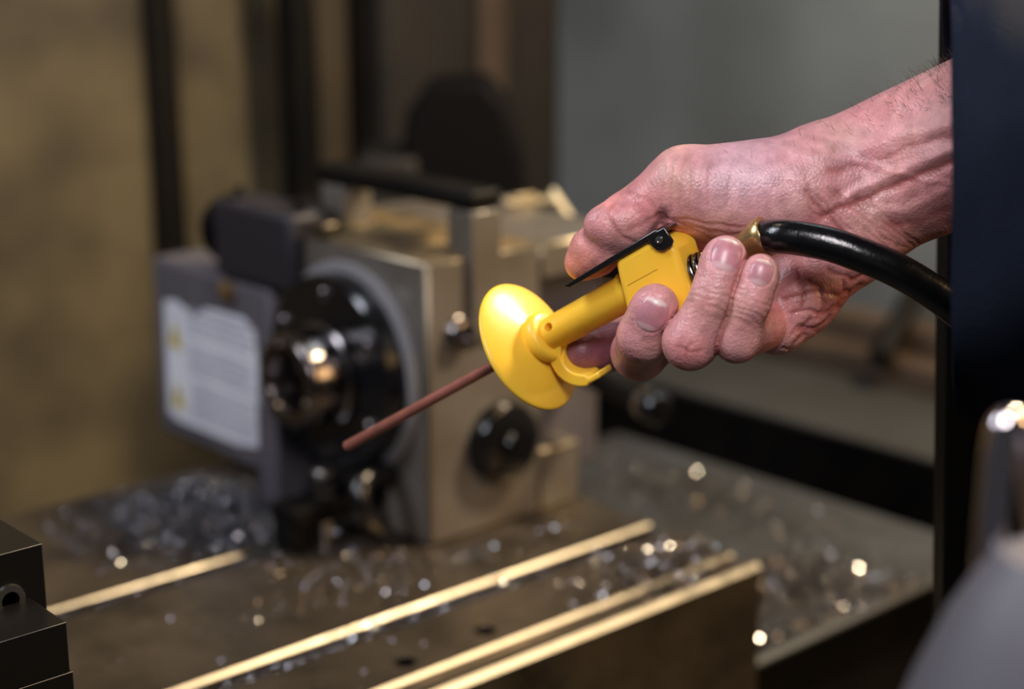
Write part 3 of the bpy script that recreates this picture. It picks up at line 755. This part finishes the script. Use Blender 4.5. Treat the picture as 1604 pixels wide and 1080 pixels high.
# which chain a vertex belongs to
def dchain(ch): return np.minimum.reduce([cap(hv, a, b) for a, b in zip(ch, ch[1:])])
DC = {k: dchain(v) for k, v in FINGERS.items()}
nf = np.minimum.reduce([DC['m'], DC['r'], DC['k']])
isf = nf < 1.2
body = (~isf).astype(np.float32)
H = np.zeros(len(hv), np.float32)
def line(pts, w, amp, mask=None, wob=4.0, seed=1):
    global H
    v = amp * np.exp(-(pdist(pts, wob, seed) / w) ** 2) * front
    v = v * 0.66
    H = H + (v * (mask if mask is not None else body))
# tendons and veins of the wrist
line([(1560, 215), (1490, 236), (1400, 272), (1330, 305)], 9, 1.1)
line([(1560, 232), (1490, 254), (1410, 288), (1330, 322), (1290, 338)], 7, -1.0)
line([(1560, 175), (1490, 195), (1420, 210), (1350, 236)], 10, 0.7)
line([(1560, 196), (1490, 213), (1420, 232), (1350, 262), (1300, 268)], 7, -0.6)
line([(1240, 240), (1300, 246), (1370, 258), (1400, 270), (1490, 290)], 5, 0.45)
line([(1480, 300), (1420, 330), (1370, 335)], 9, 0.6)
line([(1490, 325), (1440, 350), (1400, 352)], 8, -0.5)
for k in range(9):
    x0 = 1236 + k * 15
    line([(x0, 285 + k * 3), (x0 + 40, 330 + k * 2), (x0 + 92, 388)], 2.6, -0.30 - 0.08 * (k % 3), seed=k + 3, wob=6)
line([(1262, 300), (1310, 352), (1345, 395)], 4, -0.55)
# thumb base: folds and long fine lines on the mound
for k, (a, b) in enumerate((((1042, 262), (1038, 330)), ((1056, 250), (1050, 335)), ((1072, 246), (1064, 335)), ((1092, 246), (1082, 330)), ((1118, 250), (1108, 320)), ((1150, 250), (1138, 322)))):
    line([a, ((a[0] + b[0]) / 2 - 3, (a[1] + b[1]) / 2), b], 3.0, -0.22, seed=20 + k, wob=5)
for k in range(4):
    line([(1034 + 3 * k, 352 - k * 4), (1075, 372 - k * 9), (1140, 392 - k * 12), (1200, 378 - k * 9)], 3.0, -0.38, seed=30 + k, wob=5)
line([(962, 318), (952, 345), (975, 372), (1000, 382)], 4.0, -0.6, seed=44)
line([(1030, 335), (1010, 352), (985, 362)], 4.0, -0.45, seed=45)
line([(985, 300), (1020, 318), (1030, 340)], 4, -0.3, seed=46)
for k in range(4): line([(958 + 8 * k, 322 - 8 * k), (972 + 8 * k, 334 - 8 * k)], 2.4, -0.2, seed=60 + k)
# heel of the hand
heel = body * (ppx > 1212)
for k, pl_ in enumerate(([(1228, 470), (1275, 458), (1318, 462), (1350, 448)], [(1225, 500), (1262, 486), (1300, 492), (1332, 472)], [(1222, 528), (1250, 512), (1280, 516), (1300, 500)], [(1270, 440), (1290, 470), (1285, 500)],
                        [(1240, 545), (1258, 525), (1268, 505)], [(1215, 520), (1232, 545), (1240, 556)], [(1320, 440), (1328, 462), (1315, 480)], [(1300, 425), (1340, 438), (1362, 430)], [(1250, 420), (1262, 452), (1258, 480)])):
    line(pl_, 4.2, -0.75, heel, wob=7, seed=70 + k)
H += heel * noise3(hv, 0.8, 5) * 0.22 * front
# finger joint wrinkles
for key in ('m', 'r', 'k'):
    a, b, c, e = FINGERS[key]
    own = (DC[key] < 1.2) & (DC[key] <= np.minimum.reduce([DC[q] for q in 'mrk']) + 1e-3)
    al = (e[0] - b[0]); al /= np.linalg.norm(al)
    s = (hv - c[0]) @ al; cr_ = np.cross(al, np.array([0, 0, 1], np.float32)); cr_ /= np.linalg.norm(cr_); cx = (hv - c[0]) @ cr_
    amp = {'m': 0.08, 'r': 0.21, 'k': 0.19}[key]
    wv = noise3(hv, 0.7, ord(key)) * 2.2
    rid = np.abs(np.sin((s + cx * cx * 0.03 + wv) * 1.55)) ** 1.6 - 0.5
    H += own * front * amp * np.exp(-((s + 0.5) / 6.0) ** 2) * rid * (1 + 0.5 * noise3(hv, 0.5, 9))
    H += own * front * 0.10 * noise3(hv * np.array([1, 1, 0.3], np.float32), 1.6, ord(key) + 3)
    nm_ = np.zeros(len(hv), np.float32)
line([(1062, 545), (1080, 552), (1100, 548)], 3, -0.35, isf.astype(np.float32), seed=81)
line([(1075, 560), (1076, 545), (1084, 538)], 2.5, -0.3, isf.astype(np.float32), seed=82)
H += 0.10 * noise3(hv, 0.35, 11) + 0.05 * noise3(hv, 1.1, 12)
for p_, q_ in (('r', 'k'), ('m', 'r')):
    H -= isf * 0.45 * np.exp(-((DC[p_] - DC[q_]) / 1.1) ** 2) * (np.minimum(DC[p_], DC[q_]) < 1.0)
# nail mask
nail = np.zeros(len(hv), np.float32); edge = np.zeros(len(hv), np.float32); lun = np.zeros(len(hv), np.float32)
for (c, al, cr, n, (wx, wy)), key in zip(NAILS, 'mrk'):
    q = hv - c; a_, b_, h_ = q @ cr, q @ al, q @ n
    e_ = np.sqrt((np.abs(a_ / wx) ** 2.6 + np.abs(b_ / wy) ** 2.6))
    m = (np.abs(h_) < 5) & (hn @ n > 0.15)
    ins = np.clip((1.0 - e_) / 0.07, 0, 1) * m
    nail = np.maximum(nail, ins)
    edge = np.maximum(edge, ins * np.clip((b_ / wy - 0.70) / 0.10, 0, 1))
    lun = np.maximum(lun, ins * np.clip((-b_ / wy - 0.45 - 0.25 * (a_ / wx) ** 2) / 0.12, 0, 1))
H *= (1 - nail)
hv = hv + hn * H[:, None]

# skin pigment per vertex, with some highlight and shade painted in
def lerp(a, b, t): return a + (b - a) * t[:, None]
base = np.tile(np.array([0.63, 0.295, 0.295], np.float32), (len(hv), 1))
n1 = noise3(hv, 0.16, 21) * 0.5 + noise3(hv, 0.45, 22) * 0.5
base = lerp(base, np.array([0.55, 0.20, 0.215]), np.clip(0.35 + n1 * 1.1, 0, 1) * 0.75)
base = lerp(base, np.array([0.68, 0.41, 0.35]), np.clip(noise3(hv, 0.25, 23) * 1.5, 0, 1) * 0.5)
def spot(px, py, r, col, k, mask=None):
    global base
    t = np.exp(-(((ppx - px) ** 2 + (ppy - py) ** 2) / (r * r))) * k
    if mask is not None: t = t * mask
    base = lerp(base, np.array(col), t)
spot(900, 415, 40, (0.72, 0.24, 0.13), 0.7); spot(1000, 330, 55, (0.55, 0.17, 0.17), 0.55)
spot(1160, 265, 75, (0.66, 0.43, 0.50), 0.7); spot(1260, 430, 45, (0.56, 0.15, 0.13), 0.6, heel)  # first spot: lavender highlight of the thumb mound painted into the skin
spot(1060, 285, 30, (0.62, 0.36, 0.25), 0.5); spot(1440, 370, 60, (0.42, 0.19, 0.16), 0.6)
spot(1330, 250, 40, (0.40, 0.22, 0.28), 0.25)
spot(1075, 560, 35, (0.55, 0.20, 0.19), 0.6, isf); spot(1145, 480, 35, (0.62, 0.36, 0.28), 0.5, isf); spot(1090, 480, 30, (0.60, 0.28, 0.24), 0.4, isf)
spot(990, 590, 45, (0.36, 0.15, 0.13), 0.6, DC['m'] < 1.5)  # shadow on the lower middle finger painted in as darker skin
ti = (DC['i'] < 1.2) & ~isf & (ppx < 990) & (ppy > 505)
base = np.where(ti[:, None], base * np.array([0.36, 0.28, 0.36]), base)  # index fingertip darkened: its shade and dirt put into the colour
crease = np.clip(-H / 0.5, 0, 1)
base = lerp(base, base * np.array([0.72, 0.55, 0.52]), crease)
base = lerp(base, np.array([0.50, 0.22, 0.26]), nail * 0.8)
base = lerp(base, np.array([0.66, 0.42, 0.42]), lun * 0.8)
base = lerp(base, np.array([0.74, 0.60, 0.54]), edge * 0.85)

W3 = np.array([CR[:], CU[:], (-CF)[:]], np.float32)
wv_ = (hv * 0.001) @ W3 + np.array(CAM[:], np.float32)
me = bpy.data.meshes.new('person')
me.vertices.add(len(wv_)); me.vertices.foreach_set('co', wv_.ravel())
me.loops.add(len(hq) * 4); me.loops.foreach_set('vertex_index', hq.ravel().astype(np.int32))
me.polygons.add(len(hq)); me.polygons.foreach_set('loop_start', np.arange(0, len(hq) * 4, 4, dtype=np.int32)); me.polygons.foreach_set('loop_total', np.full(len(hq), 4, np.int32))
me.update(calc_edges=True); me.validate()
me.polygons.foreach_set('use_smooth', [True] * len(me.polygons))
ca = me.color_attributes.new('tone', 'FLOAT_COLOR', 'POINT')
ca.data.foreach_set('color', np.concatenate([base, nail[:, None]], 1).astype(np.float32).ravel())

sk = bpy.data.materials.new('skin'); sk.use_nodes = True
nt = sk.node_tree; N = nt.nodes; L = nt.links; b = N['Principled BSDF']
at = N.new('ShaderNodeAttribute'); at.attribute_name = 'tone'
tc = N.new('ShaderNodeTexCoord')
no = N.new('ShaderNodeTexNoise'); no.inputs['Scale'].default_value = 260; no.inputs['Detail'].default_value = 5
L.new(tc.outputs['Object'], no.inputs['Vector'])
mr = N.new('ShaderNodeMapRange'); mr.inputs['From Min'].default_value = 0.3; mr.inputs['From Max'].default_value = 0.7; mr.inputs['To Min'].default_value = 0.80; mr.inputs['To Max'].default_value = 1.15
L.new(no.outputs['Fac'], mr.inputs['Value'])
mul = N.new('ShaderNodeVectorMath'); mul.operation = 'SCALE'; L.new(at.outputs['Color'], mul.inputs[0]); L.new(mr.outputs['Result'], mul.inputs['Scale'])
L.new(mul.outputs['Vector'], b.inputs['Base Color'])
vo = N.new('ShaderNodeTexVoronoi'); vo.inputs['Scale'].default_value = 1100; L.new(tc.outputs['Object'], vo.inputs['Vector'])
n2 = N.new('ShaderNodeTexNoise'); n2.inputs['Scale'].default_value = 700; n2.inputs['Detail'].default_value = 3; L.new(tc.outputs['Object'], n2.inputs['Vector'])
ad = N.new('ShaderNodeMath'); ad.operation = 'ADD'; L.new(vo.outputs['Distance'], ad.inputs[0]); L.new(n2.outputs['Fac'], ad.inputs[1])
inv = N.new('ShaderNodeMath'); inv.operation = 'SUBTRACT'; inv.inputs[0].default_value = 1.0; L.new(at.outputs['Alpha'], inv.inputs[1])
st = N.new('ShaderNodeMath'); st.operation = 'MULTIPLY'; st.inputs[1].default_value = 0.22; L.new(inv.outputs[0], st.inputs[0])
bu = N.new('ShaderNodeBump'); bu.inputs['Distance'].default_value = 0.0006; L.new(st.outputs[0], bu.inputs['Strength']); L.new(ad.outputs[0], bu.inputs['Height']); L.new(bu.outputs['Normal'], b.inputs['Normal'])
ro = N.new('ShaderNodeMapRange'); ro.inputs['To Min'].default_value = 0.40; ro.inputs['To Max'].default_value = 0.30; L.new(at.outputs['Alpha'], ro.inputs['Value']); L.new(ro.outputs['Result'], b.inputs['Roughness'])
b.inputs['Subsurface Weight'].default_value = 0.12; b.inputs['Subsurface Radius'].default_value = (1.0, 0.35, 0.2); b.inputs['Subsurface Scale'].default_value = 0.0025
me.materials.append(sk)
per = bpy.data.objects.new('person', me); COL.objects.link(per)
c0 = Vector((float(wv_[:, 0].mean()), float(wv_[:, 1].mean()), float(wv_[:, 2].min())))
me.transform(Matrix.Translation(-c0)); per.location = c0
tag(per, "bare right hand and forearm in a navy sleeve, thumb on the yellow air gun's lever", 'person')

# navy sleeve, open cuff facing left, wide and softly folded
bm = bmesh.new(); NS = 96; rings = []
ax0 = P(1491, 300, 0.472)
axd = (CR - CF * 0.275 + CU * 0.03).normalized(); _, su, uu = frame(axd, CU)
for i in range(26):
    q = i / 25; c = ax0 + axd * (0.11 * q)
    ring = []
    for k in range(NS):
        a = 2 * math.pi * k / NS
        r = 0.0605 + 0.003 * q + 0.0022 * math.sin(3 * a + 5 * q) + 0.0014 * math.sin(7 * a - 9 * q + 1) + (0.0015 if i in (2, 3) else 0)
        ring.append(bm.verts.new(c + (su * math.cos(a) + uu * math.sin(a)) * r + axd * 0.0012 * math.sin(2 * a + 0.5)))
    rings.append(ring)
for A, B in zip(rings, rings[1:]):
    for k in range(NS): bm.faces.new((A[k], B[k], B[(k + 1) % NS], A[(k + 1) % NS]))
slv = build('sleeve', bm, M['navy'], per)
md = slv.modifiers.new('cloth', 'SOLIDIFY'); md.thickness = 0.0018; md.offset = 1

# fine arm hair along the upper edge of wrist and forearm
vtop = np.where((hn[:, 1] > 0.25) & (ppx > 1100) & (ppx < 1500) & (ppy < 330))[0]
r = np.random.default_rng(3); bm = bmesh.new()
wt = 0.15 + 3 * np.clip((ppx[vtop] - 1270) / 200, 0, 1) ** 2; wt /= wt.sum()
for vi in r.choice(vtop, 420, p=wt, replace=False):
    p0 = Vector(wv_[vi].tolist()); n_ = Vector((hn[vi] @ W3).tolist())
    d = (n_ * 0.55 + CR * -0.55 * r.uniform(0.2, 1.3) + CU * 0.15 + Vector(r.normal(size=3).tolist()) * 0.25).normalized()
    ln = r.uniform(0.0020, 0.0050)
    pts = [p0 - n_ * 0.0002, p0 + d * ln * 0.5 + n_ * ln * 0.12, p0 + d * ln]
    tube(bm, pts, lambda q: 0.00005 * (1.15 - q), 4)
hair = build('arm_hair', bm, mat('arm_hair', (0.12, 0.08, 0.05), rough=0.5), per); hair['kind'] = 'stuff'
